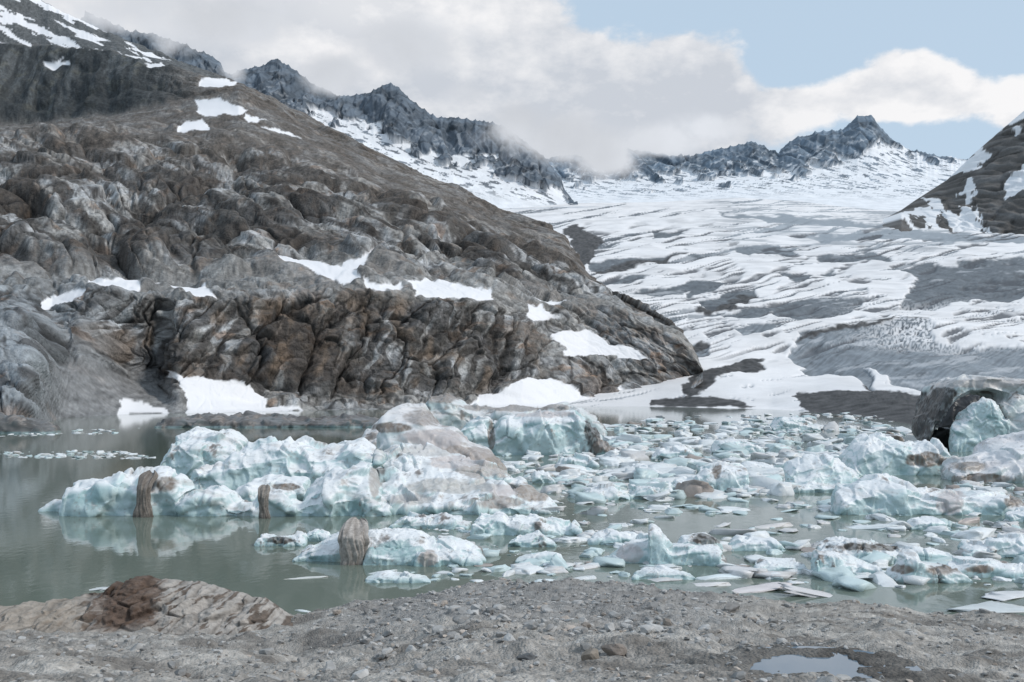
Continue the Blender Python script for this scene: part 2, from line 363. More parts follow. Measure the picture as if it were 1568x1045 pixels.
dark=[[(1040,590),(1075,568),(1120,550),(1168,545),(1168,562),(1120,572),(1080,598),(1050,606)],[(1222,598),(1330,603),(1420,612),(1600,625),(1600,670),(1380,660),(1230,640)],[(866,352),(890,345),(915,370),(910,405),(890,408),(868,372)],[(1050,525),(1075,517),(1095,520),(1070,530)],[(1000,612),(1050,604),(1120,612),(1160,622),(1000,624)],
[(1320,590),(1345,598),(1400,612),(1340,610)],[(1425,488),(1330,500),(1215,520),(1218,514),(1330,495)],[(880,398),(905,392),(900,412),(885,410)],[(1060,475),(1110,462),(1165,445),(1168,449),(1115,472),(1075,480)],[(905,414),(960,403),(1045,386),(1048,389),(970,410),(920,419)]]
isd=polymax(wx,wy,ice);dsd=polymax(wx,wy,dark)
bend=PY+.16*(PX-1000)+10*n2(PX/160,PY/60,77)
fl=fbm(PX/110+PY/60,bend/6.5,4,111,.6)
upper=sm(400,365,PY)*sm(1020,1200,PX)
fine=fbm(PX/120,PY/2.2,3,117)
isd=np.maximum(isd,(fl-.50+.10*sm(1150,950,PX)*sm(330,380,PY)-.25*sm(480,520,PY))*16)
gm=sm(-1.0,1.0,isd);dm=sm(-1.2,1.2,dsd)
gm=np.maximum(gm,upper*sm(.0,.35,fine+.5*fbm(PX/80,PY/18,3,118))*.8)
wash=sm(1250,1420,PX+30*fl)*sm(.15,-.05,fbm(PX/4,PY/2.5,3,119)+.3*fbm(PX/40,PY/10,2,120))*sm(455,475,PY)*sm(540,515,PY)
crev=ridg(X/9+Y/60,Y/26-X/30,3,130)
cl=ridg(PX/90+PY/30,bend/10,3,135);cline=sm(.58,.70,cl)*sm(330,360,PY)*sm(560,520,PY)*sm(-.2,.1,fbm(PX/70,PY/25,3,137))
disp=fbm(X/70,Y/90,3,120)*3.0*sm(0,3,T)+gm*crev*.5*sm(1.2,2,T)-gm*1.6+dm*fbm(X/8,Y/10,4,133)*1.0-cline*1.8
disp=blur(blur(disp,1,0),1,1)
P2=P.copy();P2[...,2]+=disp*sm(.9,1.6,T)*sm(7,6.6,T)
f1=fbm(X/5,Y/16,4,140)
col=np.zeros(P.shape)+np.array([.81,.795,.795])
col=col*(1-.12*sm(-.2,.5,fbm(X/40,Y/60,4,142))-.10*sm(.1,.5,fine)*sm(560,500,PY))[...,None]
gc=np.zeros(P.shape)+np.array([.135,.15,.165])
diag=ridg((PX+PY*1.6)/9,(PY-PX*.25)/26,3,144)
gc=gc*(1+.4*crev*sm(700,300,D)+.35*f1+.8*diag*sm(480,520,PY))[...,None]
gc=mixc(gc,(.55,.56,.58),.5*sm(.4,.85,fl*.7+.7*fbm(X/22,Y/40,3,147)+.35*diag*sm(480,520,PY)))
gc=mixc(gc,(.40,.44,.48),.6*upper)
col=col*(1-gm[...,None])+gc*gm[...,None]
col=mixc(col,(.075,.08,.09),.9*cline)
col=mixc(col,(.77,.76,.765),wash*.9*gm)
dcol=np.zeros(P.shape)+np.array([.062,.06,.06]);dcol*=(1+.8*fbm(X/4,Y/6,4,149))[...,None]
col=col*(1-dm[...,None])+dcol*dm[...,None]
gridob('glacier',P2,col,M_glac)
print('glacier',time.time()-T0)

# ---------- far mountains
def mount(name,x0,x1,sk,skd,midl,midd,bs,bd,rockline,seed,counts=(70,70),amp=1.,snowbias=0,hazed_rockc=(.085,.115,.145),led=.55):
    pxs=np.arange(x0,x1,1.3);s=ip(pxs,sk)
    s=s-6*amp*np.abs(ridg(pxs/26,pxs*0+seed,4,seed,.6))+3*amp
    lv=[(bs,bd),(midl,midd),(s,skd),(s+25,[(x0,skd[0][1]*1.04),(x1,skd[-1][1]*1.04)]),(s+120,[(x0,skd[0][1]*1.15),(x1,skd[-1][1]*1.15)])]
    PX,PY,D,T=lattice(pxs,lv,[counts[0],counts[1],4,4],3)
    P=W(PX,PY,D);X,Y,Z=P[...,0],P[...,1],P[...,2]
    sc=D.mean()/2600
    rk=ip(PX,rockline)
    gul=ridg(X/(95*sc)+Z/(200*sc),Z/(190*sc)-X/(500*sc),4,seed+3,.5)
    A,g,c=facets((X+Z*.5)/(70*sc),(Z-X*.2)/(90*sc),seed+5)
    B,g2,c2=facets((X-Z*.4)/(28*sc),(Z+.3*X)/(40*sc),seed+6)
    n=fbm(X/(50*sc),Z/(40*sc),5,seed+9)
    rockm=sm(-2,2,(rk-PY)+20*n+16*gul-6-snowbias)
    disp=(gul*30*sc*(.10+.90*rockm)+(A*20+B*9)*sc*rockm)*sm(2.,1.75,T)*sm(0,.3,T)*amp
    nr=np.array([0,-.9,.45]);P2=P+nr*disp[...,None]
    col=np.zeros(P.shape)+np.array(hazed_rockc)  # rock colour shifted to blue-grey, distance haze included
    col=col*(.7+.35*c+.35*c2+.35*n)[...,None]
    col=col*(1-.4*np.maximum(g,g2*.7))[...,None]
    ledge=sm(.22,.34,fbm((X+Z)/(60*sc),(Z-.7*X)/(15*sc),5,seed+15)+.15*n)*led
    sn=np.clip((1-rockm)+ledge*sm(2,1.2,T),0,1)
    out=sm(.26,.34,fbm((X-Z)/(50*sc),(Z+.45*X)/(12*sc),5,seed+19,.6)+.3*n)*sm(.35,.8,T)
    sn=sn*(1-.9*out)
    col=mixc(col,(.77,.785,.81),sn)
    return gridob(name,P2,col,M_far)
skA=[(130,20),(200,48),(230,53),(300,75),(335,95),(345,114),(380,108),(405,100),(425,92),(445,105),(480,130),(520,150),(560,146),(585,134),(600,130),(612,138),(625,152),(650,170),(670,182),(705,183),(740,188),(770,192),(800,217),(830,240),(850,262),(865,292),(885,318)]
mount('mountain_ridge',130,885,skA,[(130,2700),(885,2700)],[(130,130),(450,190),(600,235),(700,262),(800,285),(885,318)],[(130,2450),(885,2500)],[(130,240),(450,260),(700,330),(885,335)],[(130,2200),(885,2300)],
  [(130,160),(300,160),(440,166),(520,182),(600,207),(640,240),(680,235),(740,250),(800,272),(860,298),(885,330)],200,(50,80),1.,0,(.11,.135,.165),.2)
skB=[(780,250),(840,245),(870,237),(900,242),(950,229),(990,234),(1050,242),(1100,230),(1150,219),(1165,222),(1190,238),(1210,215),(1250,203),(1290,200),(1302,191),(1312,178),(1325,181),(1335,177),(1350,199),(1380,224),(1420,237),(1475,245),(1568,262),(1800,280)]
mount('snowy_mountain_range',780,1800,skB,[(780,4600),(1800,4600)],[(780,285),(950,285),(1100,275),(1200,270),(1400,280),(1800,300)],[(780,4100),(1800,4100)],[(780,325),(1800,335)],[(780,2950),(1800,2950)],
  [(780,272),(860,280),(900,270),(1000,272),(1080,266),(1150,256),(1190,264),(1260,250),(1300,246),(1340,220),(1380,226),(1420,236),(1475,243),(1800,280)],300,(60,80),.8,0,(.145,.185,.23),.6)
# ---------- right slope
pxs=np.arange(1350,2300,1.5)
s=ip(pxs,[(1350,337),(1380,322),(1400,308),(1450,276),(1490,237),(1530,202),(1568,170),(1700,90),(2300,-250)])
b=ip(pxs,[(1350,338),(1380,330),(1420,346),(1500,356),(1568,360),(2300,385)])
PX,PY,D,T=lattice(pxs,[(b+30,[(1350,1500),(1568,1380),(2300,1250)]),(b,[(1350,1900),(1420,1620),(1568,1440),(2300,1300)]),(s,[(1350,1950),(1568,1980),(2300,2000)]),(s+20,[(1350,1990),(2300,2100)]),(s+200,[(1350,2100),(2300,2400)])],[8,140,4,4],3)
P=W(PX,PY,D);X,Y,Z=P[...,0],P[...,1],P[...,2]
A,g,c=facets((X+Z)/50,(Z-X*.8)/22,401);n=fbm(X/25,Z/25,6,404)
disp=(A*9-g*2+n*9)*sm(2,1.9,T)*sm(1380,1500,PX)
al=(X*.70+Z*.72);ac=(-X*.72+Z*.70)
stk=fbm(al/130,ac/20,5,408,.6)
P2=P+np.array([-.4,-.7,.5])*disp[...,None]
sn_=sm(.22,.28,stk+.18*sm(260,345,PY)-.02)
col=np.zeros(P.shape)+np.array([.115,.106,.098]);col*=(.75+.5*c+.4*n)[...,None];col*=(1-.4*g)[...,None]
col=mixc(col,(.19,.19,.19),.5*sm(0,.4,n));col=mixc(col,(.78,.78,.79),sn_)
gridob('mountain_slope',P2,col,M_rock,True,sn_)
print('mount',time.time()-T0)

# ---------- cloud sheet (mist bank hugging the ridges, lit by its own emission)
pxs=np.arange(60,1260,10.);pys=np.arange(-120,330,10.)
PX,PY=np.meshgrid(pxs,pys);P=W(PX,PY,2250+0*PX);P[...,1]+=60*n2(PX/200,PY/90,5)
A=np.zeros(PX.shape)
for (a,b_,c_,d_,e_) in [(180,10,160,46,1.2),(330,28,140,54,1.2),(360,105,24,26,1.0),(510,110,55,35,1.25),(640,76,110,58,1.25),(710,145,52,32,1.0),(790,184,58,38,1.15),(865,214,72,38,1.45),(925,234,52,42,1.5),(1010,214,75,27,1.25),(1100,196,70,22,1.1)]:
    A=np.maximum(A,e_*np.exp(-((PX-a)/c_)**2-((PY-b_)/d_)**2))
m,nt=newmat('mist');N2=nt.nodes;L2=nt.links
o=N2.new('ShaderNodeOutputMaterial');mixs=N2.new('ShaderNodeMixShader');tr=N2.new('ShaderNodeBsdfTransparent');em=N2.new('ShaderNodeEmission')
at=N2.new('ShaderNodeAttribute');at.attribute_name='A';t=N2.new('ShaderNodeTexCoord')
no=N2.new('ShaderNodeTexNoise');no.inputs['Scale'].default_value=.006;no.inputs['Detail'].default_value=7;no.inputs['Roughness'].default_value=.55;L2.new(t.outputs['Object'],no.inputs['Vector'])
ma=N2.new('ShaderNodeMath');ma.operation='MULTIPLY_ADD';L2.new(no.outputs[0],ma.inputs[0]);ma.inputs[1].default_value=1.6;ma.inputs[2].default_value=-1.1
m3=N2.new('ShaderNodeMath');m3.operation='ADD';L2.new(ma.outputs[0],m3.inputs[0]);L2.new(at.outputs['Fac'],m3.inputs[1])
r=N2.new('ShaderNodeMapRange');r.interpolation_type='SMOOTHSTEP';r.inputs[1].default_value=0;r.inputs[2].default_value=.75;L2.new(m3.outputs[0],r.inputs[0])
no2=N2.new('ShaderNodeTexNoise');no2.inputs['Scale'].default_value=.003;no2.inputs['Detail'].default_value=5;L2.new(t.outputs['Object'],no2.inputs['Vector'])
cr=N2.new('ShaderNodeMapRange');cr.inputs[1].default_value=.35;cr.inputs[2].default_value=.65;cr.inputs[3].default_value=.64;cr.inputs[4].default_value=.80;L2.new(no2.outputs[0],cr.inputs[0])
em.inputs[0].default_value=(.95,.99,1.06,1);L2.new(cr.outputs[0],em.inputs[1])  # steady glow stands in for daylight on the mist
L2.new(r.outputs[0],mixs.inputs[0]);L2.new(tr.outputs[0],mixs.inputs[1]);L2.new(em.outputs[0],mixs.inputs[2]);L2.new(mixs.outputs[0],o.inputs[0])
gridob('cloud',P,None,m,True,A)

# ---------- water + ground
def plane(name,x0,x1,y0,y1,z,mat):
    V=np.array([[x0,y0,z],[x1,y0,z],[x1,y1,z],[x0,y1,z]]);return mesh_np(name,V,np.array([[0,1,2,3]]),None,mat,False)
def watermat(name,c,rough,bs,scale):
    m,nt=newmat(name);N=nt.nodes;L=nt.links
    o=N.new('ShaderNodeOutputMaterial');b=N.new('ShaderNodeBsdfPrincipled');L.new(b.outputs[0],o.inputs[0])
    b.inputs['Base Color'].default_value=(*c,1);b.inputs['Roughness'].default_value=rough;b.inputs['IOR'].default_value=1.33
    t=N.new('ShaderNodeTexCoord');mp=N.new('ShaderNodeMapping');mp.inputs['Scale'].default_value=(1,.6,1);L.new(t.outputs['Object'],mp.inputs[0])
    n=N.new('ShaderNodeTexNoise');n.inputs['Scale'].default_value=scale;n.inputs['Detail'].default_value=4;L.new(mp.outputs[0],n.inputs['Vector'])
    bp=N.new('ShaderNodeBump');bp.inputs['Strength'].default_value=bs;bp.inputs['Distance'].default_value=.02;L.new(n.outputs[0],bp.inputs['Height']);L.new(bp.outputs[0],b.inputs['Normal'])
    return m
M_w=watermat('lake_water',(.150,.182,.152),.05,.3,1.6)
plane('lake_water',-900,1200,12,700,0,M_w)
mg,nt=newmat('far_ground');N3=nt.nodes;o=N3.new('ShaderNodeOutputMaterial');b=N3.new('ShaderNodeBsdfPrincipled');b.inputs['Roughness'].default_value=.95
n=N3.new('ShaderNodeTexNoise');n.inputs['Scale'].default_value=.02;n.inputs['Detail'].default_value=8;cr=N3.new('ShaderNodeValToRGB');cr.color_ramp.elements[0].color=(.12,.11,.1,1);cr.color_ramp.elements[1].color=(.3,.29,.27,1)
tt=N3.new('ShaderNodeTexCoord');nt.links.new(tt.outputs['Object'],n.inputs['Vector']);nt.links.new(n.outputs[0],cr.inputs[0]);nt.links.new(cr.outputs[0],b.inputs['Base Color']);nt.links.new(b.outputs[0],o.inputs[0])
plane('ground',-15000,15000,-15000,15000,-6,mg)

# ---------- foreground shore
crest=[(-900,935),(0,948),(300,955),(470,945),(540,928),(640,914),(700,906),(760,901),(900,896),(1000,899),(1100,913),(1200,923),(1350,927),(1420,941),(1568,949),(2400,955)]
cd_=[(-900,24),(400,24),(800,26),(1200,28),(1568,31),(2400,31)]
PUD=None
def fg(px,d):
    c=ip(px,crest);Dc=ip(px,cd_);zc=HZ-(c-YH)/F*Dc
    t=np.clip((d-4.5)/(Dc-4.5),-.5,1)
    z=lerp(6.35,zc,t)-.25*np.sin(np.clip(t,0,1)*np.pi)
    x=(px-CX)/F*d
    am=sm(3,8,d)
    z=z+am*(.22*fbm(x/3.4,d/3.4,4,500)+.11*fbm(x/.9,d/.9,4,505,.55))+.025*fbm(x/.25,d/.25,2,508)
    ov=np.maximum(d-Dc,0);z=z-ov*.33-.03*ov**2
    mk=0*z
    if PUD is not None:
        r=np.sqrt(((x-PUD[0])/.50)**2+((d-PUD[1])/.36)**2)+.55*fbm(x/.3,d/.25,4,510)
        ring=sm(2.8,1.5,r);z=lerp(z,PUDZ+.012+.02*(np.clip(r,1,3)-1)+.010*fbm(x/.15,d/.15,3,512),ring)
        mk=sm(1.08,.92,r);z=lerp(z,PUDZ-.03,mk)
    return z,mk
t_=np.linspace(6.5,12,300);z_,_=fg(np.full(300,1252.),t_);k_=np.argmin(abs(YH+(HZ-z_)/t_*F-1019))
PUDZ=float(z_[k_])-.01;PUD=((1252-CX)/F*t_[k_],t_[k_])
pxs=np.arange(-900,2400,2.6)
dd=np.concatenate([np.geomspace(2.5,44,560)])
PX,D=np.meshgrid(pxs,dd);z,mk=fg(PX,D);X=(PX-CX)/F*D
P=np.stack([X,D,z],-1)
col=np.zeros(P.shape)+np.array([.33,.31,.285])
n=fbm(X/1.8,D/1.8,5,520);col=mixc(col,(.165,.15,.135),.75*sm(0,.45,n));col=mixc(col,(.47,.445,.41),.8*sm(.05,.5,fbm(X/2.5,D/1.2,4,525)))
grav=sm(450,620,PX)*sm(1180,1050,PX)*sm(14,18,D);col=mixc(col,(.26,.255,.25),.6*grav)
col*=(1+.35*fbm(X/.08,D/.12,3,530))[...,None]
wet=sm(1.7,1.0,np.sqrt(((X-PUD[0]-.3)/1.3)**2+((D-PUD[1])/.9)**2)+.3*n)
col*=(1-.5*wet-.4*sm(.6,.1,z))[...,None]
gridob('gravel_shore',P,col,M_gr)
V=np.stack(np.meshgrid(np.linspace(-60,60,60),np.linspace(-60,3.2,60)),-1);zz=6.3+.15*fbm(V[...,0]/6,V[...,1]/6,4,7)-.25*sm(0,3.2,V[...,1])
Pb=np.concatenate([V,zz[...,None]],-1);gridob('shore_ground',Pb,np.zeros(Pb.shape)+np.array([.30,.285,.265]),M_gr)
th=np.linspace(0,2*np.pi,48,endpoint=False);Vp=[[PUD[0],PUD[1],PUDZ]]+[[PUD[0]+.9*math.cos(a),PUD[1]+.7*math.sin(a),PUDZ] for a in th]
me=bpy.data.meshes.new('puddle');me.from_pydata(Vp,[],[(0,i+1,(i+1)%48+1) for i in range(48)]);ob=bpy.data.objects.new('puddle',me);scene.collection.objects.link(ob);me.materials.append(watermat('puddle_water',(.15,.20,.25),.02,.03,3))  # bluish base colour stands in for reflected sky
print('fg',time.time()-T0)

# ---------- icosphere bases
import bmesh
def ico(sub):
    bm=bmesh.new();bmesh.ops.create_icosphere(bm,subdivisions=sub,radius=1);v=np.array([q.co[:] for q in bm.verts]);f=np.array([[q.index for q in ff.verts] for ff in bm.faces]);bm.free();return v,f
I1,I2,I3,I4=ico(1),ico(2),ico(3),ico(4)
def scatter(name,basefs,items,mat,smooth):
    Vs=[];Qs=[];Cs=[];o=0
    for (bi,loc,scl,yaw,c,tilt) in items:
        v,f,sh_=basefs[bi];q=v*np.array(scl);cy,sy=math.cos(yaw),math.sin(yaw)
        if tilt: 
            ct,s_=math.cos(tilt),math.sin(tilt);q=np.stack([q[:,0]*ct+q[:,2]*s_,q[:,1],-q[:,0]*s_+q[:,2]*ct],-1)
        q=np.stack([q[:,0]*cy-q[:,1]*sy,q[:,0]*sy+q[:,1]*cy,q[:,2]],-1)+np.array(loc)
        Vs.append(q);Qs.append(f+o);o+=len(v);Cs.append(np.array(c)*sh_[:,None])
    return mesh_np(name,np.concatenate(Vs),np.concatenate(Qs),np.concatenate(Cs),mat,smooth)
rs=np.random.RandomState(5)
stb=[]
for k in range(8):
    v,f=(I2 if k<6 else I3);q=np.sign(v)*np.abs(v)**.75
    for _ in range(7):
        nn_=rs.randn(3);nn_/=np.linalg.norm(nn_);dd_=q@nn_;lim=.55+.25*rs.rand();q=q-np.maximum(dd_-lim,0)[:,None]*nn_
    q=q*(1+.08*fbm3(v*2+k*7,2,k))[:,None];stb.append((q,f,.9+.2*rs.rand(len(v))*.5+0*v[:,0]))
items=[]
def stone(px,d,s,c=None,flat=.6,b=None,emb=.25):
    z,_=fg(np.array([px],float),np.array([d],float))
    x=(px-CX)/F*d
    if c is None:
        g=.19+.28*rs.rand();c=(g*1.02,g,g*.97) if rs.rand()<.88 else (g*1.08,g*.94,g*.82)
    items.append((rs.randint(6) if b is None else b,(x,d,float(z[0])+s*flat*emb),(s,s*(.6+.5*rs.rand()),s*flat*(.7+.5*rs.rand())),rs.rand()*6.28,c,rs.randn()*.3))
for _ in range(13500):
    d=5+24*rs.rand()**1.3;px=rs.uniform(-60,1640)
    den=.30+.70*sm(-.2,.4,fbm(np.array([(px-CX)/F*d/2.]),np.array([d/2.5]),3,540))[0]
    if 560<px<1130 and d>12: den=1.
    if rs.rand()>den: continue
    s=(.007+.022*rs.rand()**2)*(1+d/14)
    if rs.rand()<.05: s*=2.1
    if math.hypot(((px-CX)/F*d-PUD[0])/.7,(d-PUD[1])/.6)<1: continue
    stone(px,d,s)
for _ in range(260):
    stone(rs.uniform(560,1120),rs.uniform(13,26),rs.uniform(.04,.14))
for (px,py,sz,c) in [(805,1012,.11,(.12,.125,.13)),(905,1010,.10,(.27,.23,.19)),(940,1000,.15,(.25,.215,.19)),(955,985,.12,(.24,.215,.2)),(1120,935,.22,(.25,.24,.23)),(1010,930,.2,(.27,.26,.25)),(560,985,.09,(.25,.24,.23)),(720,990,.1,(.29,.27,.25)),(880,960,.12,(.27,.27,.25))]:
    ds_=np.linspace(5,28,400);z,_=fg(np.full(400,float(px)),ds_);pp=YH+(HZ-z)/ds_*F;k=np.argmin(abs(pp-py));stone(px,ds_[k],sz,c,.7,6+rs.randint(2),.35)
scatter('gravel_stones',stb,items,M_st,False)
print('stones',time.time()-T0)

# ---------- icebergs: blocks lofted along an outline
def block(prof,pb_,dep,n=4.,rise=.25,low=None,back=.0,nc=90,ns=44):
    d0=12192/(pb_-YH);s=d0/F
    p=np.array(prof,float);xs=np.linspace(p[0,0],p[-1,0],nc)
    yt=np.interp(xs,p[:,0],p[:,1])
    h=np.maximum((pb_-yt)*s,.02)
    lowz=np.full(nc,-.9*max(.4,min(1.5,h.max()*.3))) if low is None else np.maximum((pb_-ip(xs,low))*s,-1.)
    tt=np.linspace(-1,1,nc);endt=np.clip((1-np.abs(tt)**6),.03,1)**.5
    ph=np.linspace(0,2*np.pi,ns,endpoint=False);cy=np.cos(ph);sz=np.sin(ph)
    sy=np.sign(cy)*np.abs(cy)**(2/n);zz=np.sign(sz)*np.abs(sz)**(2/n)
    V=np.zeros((nc,ns,3))
    depc=dep*endt*(1+.25*n2(xs/60.,xs*0+pb_*.37,9))
    yy=d0+depc[:,None]*(1-sy[None,:])
    fr=1-rise*(1+sy[None,:])*.5*1.0-back*(1-sy[None,:])*.5
    if low is None:
        ztop=h[:,None]*fr
        Z_=np.where(zz[None,:]>0,zz[None,:]*ztop,-zz[None,:]*lowz[:,None])
    else:
        mid=(h+lowz)/2;hf=np.maximum((h-lowz)/2,.15);Z_=mid[:,None]+zz[None,:]*hf[:,None]*np.where(zz>0,fr,1)
    V[...,0]=(xs[:,None]-CX)/F*d0*(yy/yy)+0*yy
    V[...,1]=yy+ .15*n2(xs[:,None]/35.,ph[None,:]*2,3)*dep
    V[...,2]=Z_
    Vf=V.reshape(-1,3);i=np.arange(nc*ns).reshape(nc,ns);j=np.roll(i,-1,1)
    Q=np.stack([i[:-1],j[:-1],j[1:],i[1:]],-1).reshape(-1,4)
    T_=np.concatenate([Q[:,[0,1,2]],Q[:,[0,2,3]]])
    c0=len(Vf);Vf=np.concatenate([Vf,V[0].mean(0)[None],V[-1].mean(0)[None]])
    T_=np.concatenate([T_,np.stack([i[0],np.full(ns,c0),j[0]],-1),np.stack([j[-1],np.full(ns,c0+1),i[-1]],-1)])
    return Vf,T_
def berg(name,blocks,voxel,amp,seed,dirt=0.,dirt_shade_spots=(),cell=1.8,tintc=1.,palette=None,whitebias=0.,flute=0.,strata=0.3):
    Vs=[];Fs=[];o=0
    for bb in blocks:
        kw=bb[3] if len(bb)>3 else {}
        v,f=block(bb[0],bb[1],bb[2],**kw)
        Vs.append(v);Fs.append(f+o);o+=len(v)
    ob=mesh_np(name,np.concatenate(Vs),np.concatenate(Fs));m=ob.modifiers.new('r','REMESH');m.mode='VOXEL';m.voxel_size=voxel
    dg_=bpy.context.evaluated_depsgraph_get();me=bpy.data.meshes.new_from_object(ob.evaluated_get(dg_));old=ob.data;ob.modifiers.clear();ob.data=me;bpy.data.meshes.remove(old)
    n=len(me.vertices);V=np.zeros(n*3,np.float32);me.vertices.foreach_get('co',V);V=V.reshape(-1,3).astype(float)
    Nn=np.zeros(n*3,np.float32);me.vertices.foreach_get('normal',Nn);Nn=Nn.reshape(-1,3).astype(float)
    cs=cell;wv_=np.stack([fbm3(V/cs*.5,3,seed+20),fbm3(V/cs*.5+9,3,seed+21),fbm3(V/cs*.5+17,3,seed+22)],-1)*cs*.35
    off,gr,fa=vor3((V+wv_)/np.array([cs*1.1,cs*1.1,cs*1.5]),seed);o2,g2,fb_=vor3((V+wv_)/np.array([cs*.36,cs*.36,cs*.7]),seed+2)
    side=1-np.abs(Nn[:,2])
    fq=1-2*np.abs(n3((V[:,0]+.6*V[:,2])/cs*1.7,V[:,1]/cs*.5,(V[:,2]-.3*V[:,0])/cs*.5,seed+6))
    dsp=amp*(off*1.7+fa*.3-gr*.14+fb_*.40*(.35+.65*side)+o2*.38-g2*.06+fbm3(V/(cs*2.4),3,seed)*.8+fbm3(V/(cs*.3),4,seed+7,.6)*.10+flute*fq-.15)
    V2=V+Nn*dsp[:,None];me.vertices.foreach_set('co',V2.astype(np.float32).ravel());me.update()
    Nn=np.zeros(n*3,np.float32);me.vertices.foreach_get('normal',Nn);Nn=Nn.reshape(-1,3)
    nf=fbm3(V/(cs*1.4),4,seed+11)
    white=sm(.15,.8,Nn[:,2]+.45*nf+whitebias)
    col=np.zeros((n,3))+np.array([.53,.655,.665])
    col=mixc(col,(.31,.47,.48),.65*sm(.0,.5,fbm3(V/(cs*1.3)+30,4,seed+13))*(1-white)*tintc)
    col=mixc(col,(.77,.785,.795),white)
    if palette is not None: col=mixc(col*np.array(palette[1]),palette[0],np.full(n,palette[2])*(.7+.5*nf).clip(0,1))
    zr=V2[:,2];col=mixc(col,(.36,.51,.52),.6*sm(.35,.05,zr))
    stn=fbm3(V2*np.array([.5,.5,4.])/cs+np.stack([0*zr,0*zr,V2[:,0]*.6/cs],-1),4,seed+31,.6)
    col=mixc(col,(.40,.37,.35),strata*sm(.35,.7,stn)*.8)
    dn=fbm3(V2*np.array([1,1,.6])/(cs*.9)+50,5,seed+15,.6)
    col=mixc(col,(.38,.34,.31),.8*sm(.55-dirt,.9-dirt,dn+.25*nf))
    col=mixc(col,(.12,.10,.09),.75*sm(.85-dirt,1.1-dirt,dn+.2))
    spk=fbm3(V2/(cs*.12),3,seed+33,.7);col=mixc(col,(.30,.27,.25),.5*sm(.45,.8,spk+.5*dn))
    pxv=V2[:,0]/V2[:,1]*F+CX;pyv=YH-(V2[:,2]-HZ)/V2[:,1]*F
    for (a,b_,c_,d_,cc_) in dirt_shade_spots:  # colour ellipses: dirt, plus painted shade at the cave and a berg underside
        q=((pxv-a)/c_)**2+((pyv-b_)/d_)**2
        mk=sm(1.3,.75,q+.9*dn)*(.75+.25*sm(-.3,.3,n3(V2[:,0]*5,V2[:,1]*5,V2[:,2]*1.2,3)))
        col=mixc(col,cc_,mk)
    setcol(me,col);me.polygons.foreach_set('use_smooth',np.ones(len(me.polygons),bool));me.materials.clear();me.materials.append(M_ice)
    print(name,n,round(time.time()-T0,1));return ob
BR=(.20,.16,.13);PK=(.54,.50,.49);DK=(.07,.06,.05)
berg('iceberg',[([(98,765),(100,742),(110,734),(150,729),(200,733),(236,727),(262,736),(272,760),(280,768)],790,1.6),([(262,780),(275,758),(300,750),(340,752),(352,772),(385,774),(396,748),(430,750),(450,768),(475,785)],791,1.4),
 ([(66,785),(80,766),(110,762),(130,785)],783,.6),
 ([(236,715),(250,668),(272,656),(300,655),(330,660),(350,676),(362,705)],728,3.2,dict(n=3.2,rise=.35)),
 ([(285,742),(300,718),(340,706),(350,682),(400,672),(430,669),(470,684),(510,680),(545,668),(575,700)],750,3.0,dict(rise=.3)),
 ([(445,782),(458,760),(480,728),(500,714),(535,711),(560,722),(575,760),(590,780)],791,2.6,dict(n=3.2,rise=.35)),
 ([(540,780),(555,735),(590,716),(640,716),(690,724),(730,742),(765,742),(790,752),(835,765),(860,782)],787,3.0,dict(n=2.6,rise=.6)),
 ([(540,735),(560,700),(600,690),(650,690),(700,702),(760,715),(800,740)],748,3.,dict(n=3,rise=.4)),
 ([(350,760),(380,738),(420,732),(460,735),(470,760)],768,1.6,dict(n=3))],.085,.46,1,-.08,
 [(252,742,18,12,BR),(440,746,22,5,BR),(575,738,10,25,(.4,.38,.36)),(775,750,30,9,PK),(820,752,34,14,(.33,.28,.24)),(700,708,40,9,PK),(745,722,45,10,(.42,.38,.35)),(640,690,60,8,(.5,.49,.48)),(690,745,60,12,(.46,.45,.43)),(630,765,40,8,(.45,.44,.43)),(760,770,40,8,(.3,.27,.25))],2.2,1.2,flute=.30,strata=.5)
berg('iceberg',[([(572,700),(578,640),(584,622),(605,612),(640,608),(652,622),(668,640),(695,655),(715,675),(745,688),(765,705),(772,720)],735,3.2,dict(n=5,rise=.35)),
 ([(545,700),(552,660),(575,640),(640,640),(690,680)],715,4.)],.11,.36,2,.06,
 [(665,640,45,12,(.30,.265,.245)),(665,672,50,14,(.46,.42,.41)),(715,695,50,12,(.35,.30,.27)),(770,708,22,12,(.28,.23,.19)),(600,655,30,7,(.20,.165,.14)),(640,700,70,5,(.27,.24,.225)),(680,615,34,8,(.2,.17,.15))],3.4,.4,palette=((.60,.57,.565),(1,1,1),.75),whitebias=.1,flute=.1,strata=.85)
berg('iceberg',[([(635,630),(655,600),(690,602),(720,618),(760,622),(830,620),(880,616),(905,632),(930,660)],672,3.6,dict(rise=.2))],.2,.5,23,.18,[(680,606,34,10,(.25,.215,.19)),(790,624,90,6,(.30,.27,.25))],3.2,.5,palette=((.44,.41,.395),(1,1,1),.6),strata=.8)
berg('iceberg',[([(700,690),(704,655),(720,644),(745,640),(752,660),(770,640),(800,637),(850,634),(882,625),(902,640),(922,668),(948,692)],697,3.6,dict(n=4.5,rise=.12))],.12,.46,3,.0,
 [(907,662,12,38,(.05,.045,.04)),(925,684,18,10,(.17,.14,.12)),(830,634,50,5,PK),(752,665,5,22,(.2,.17,.15))],2.4,1.2,flute=.15)
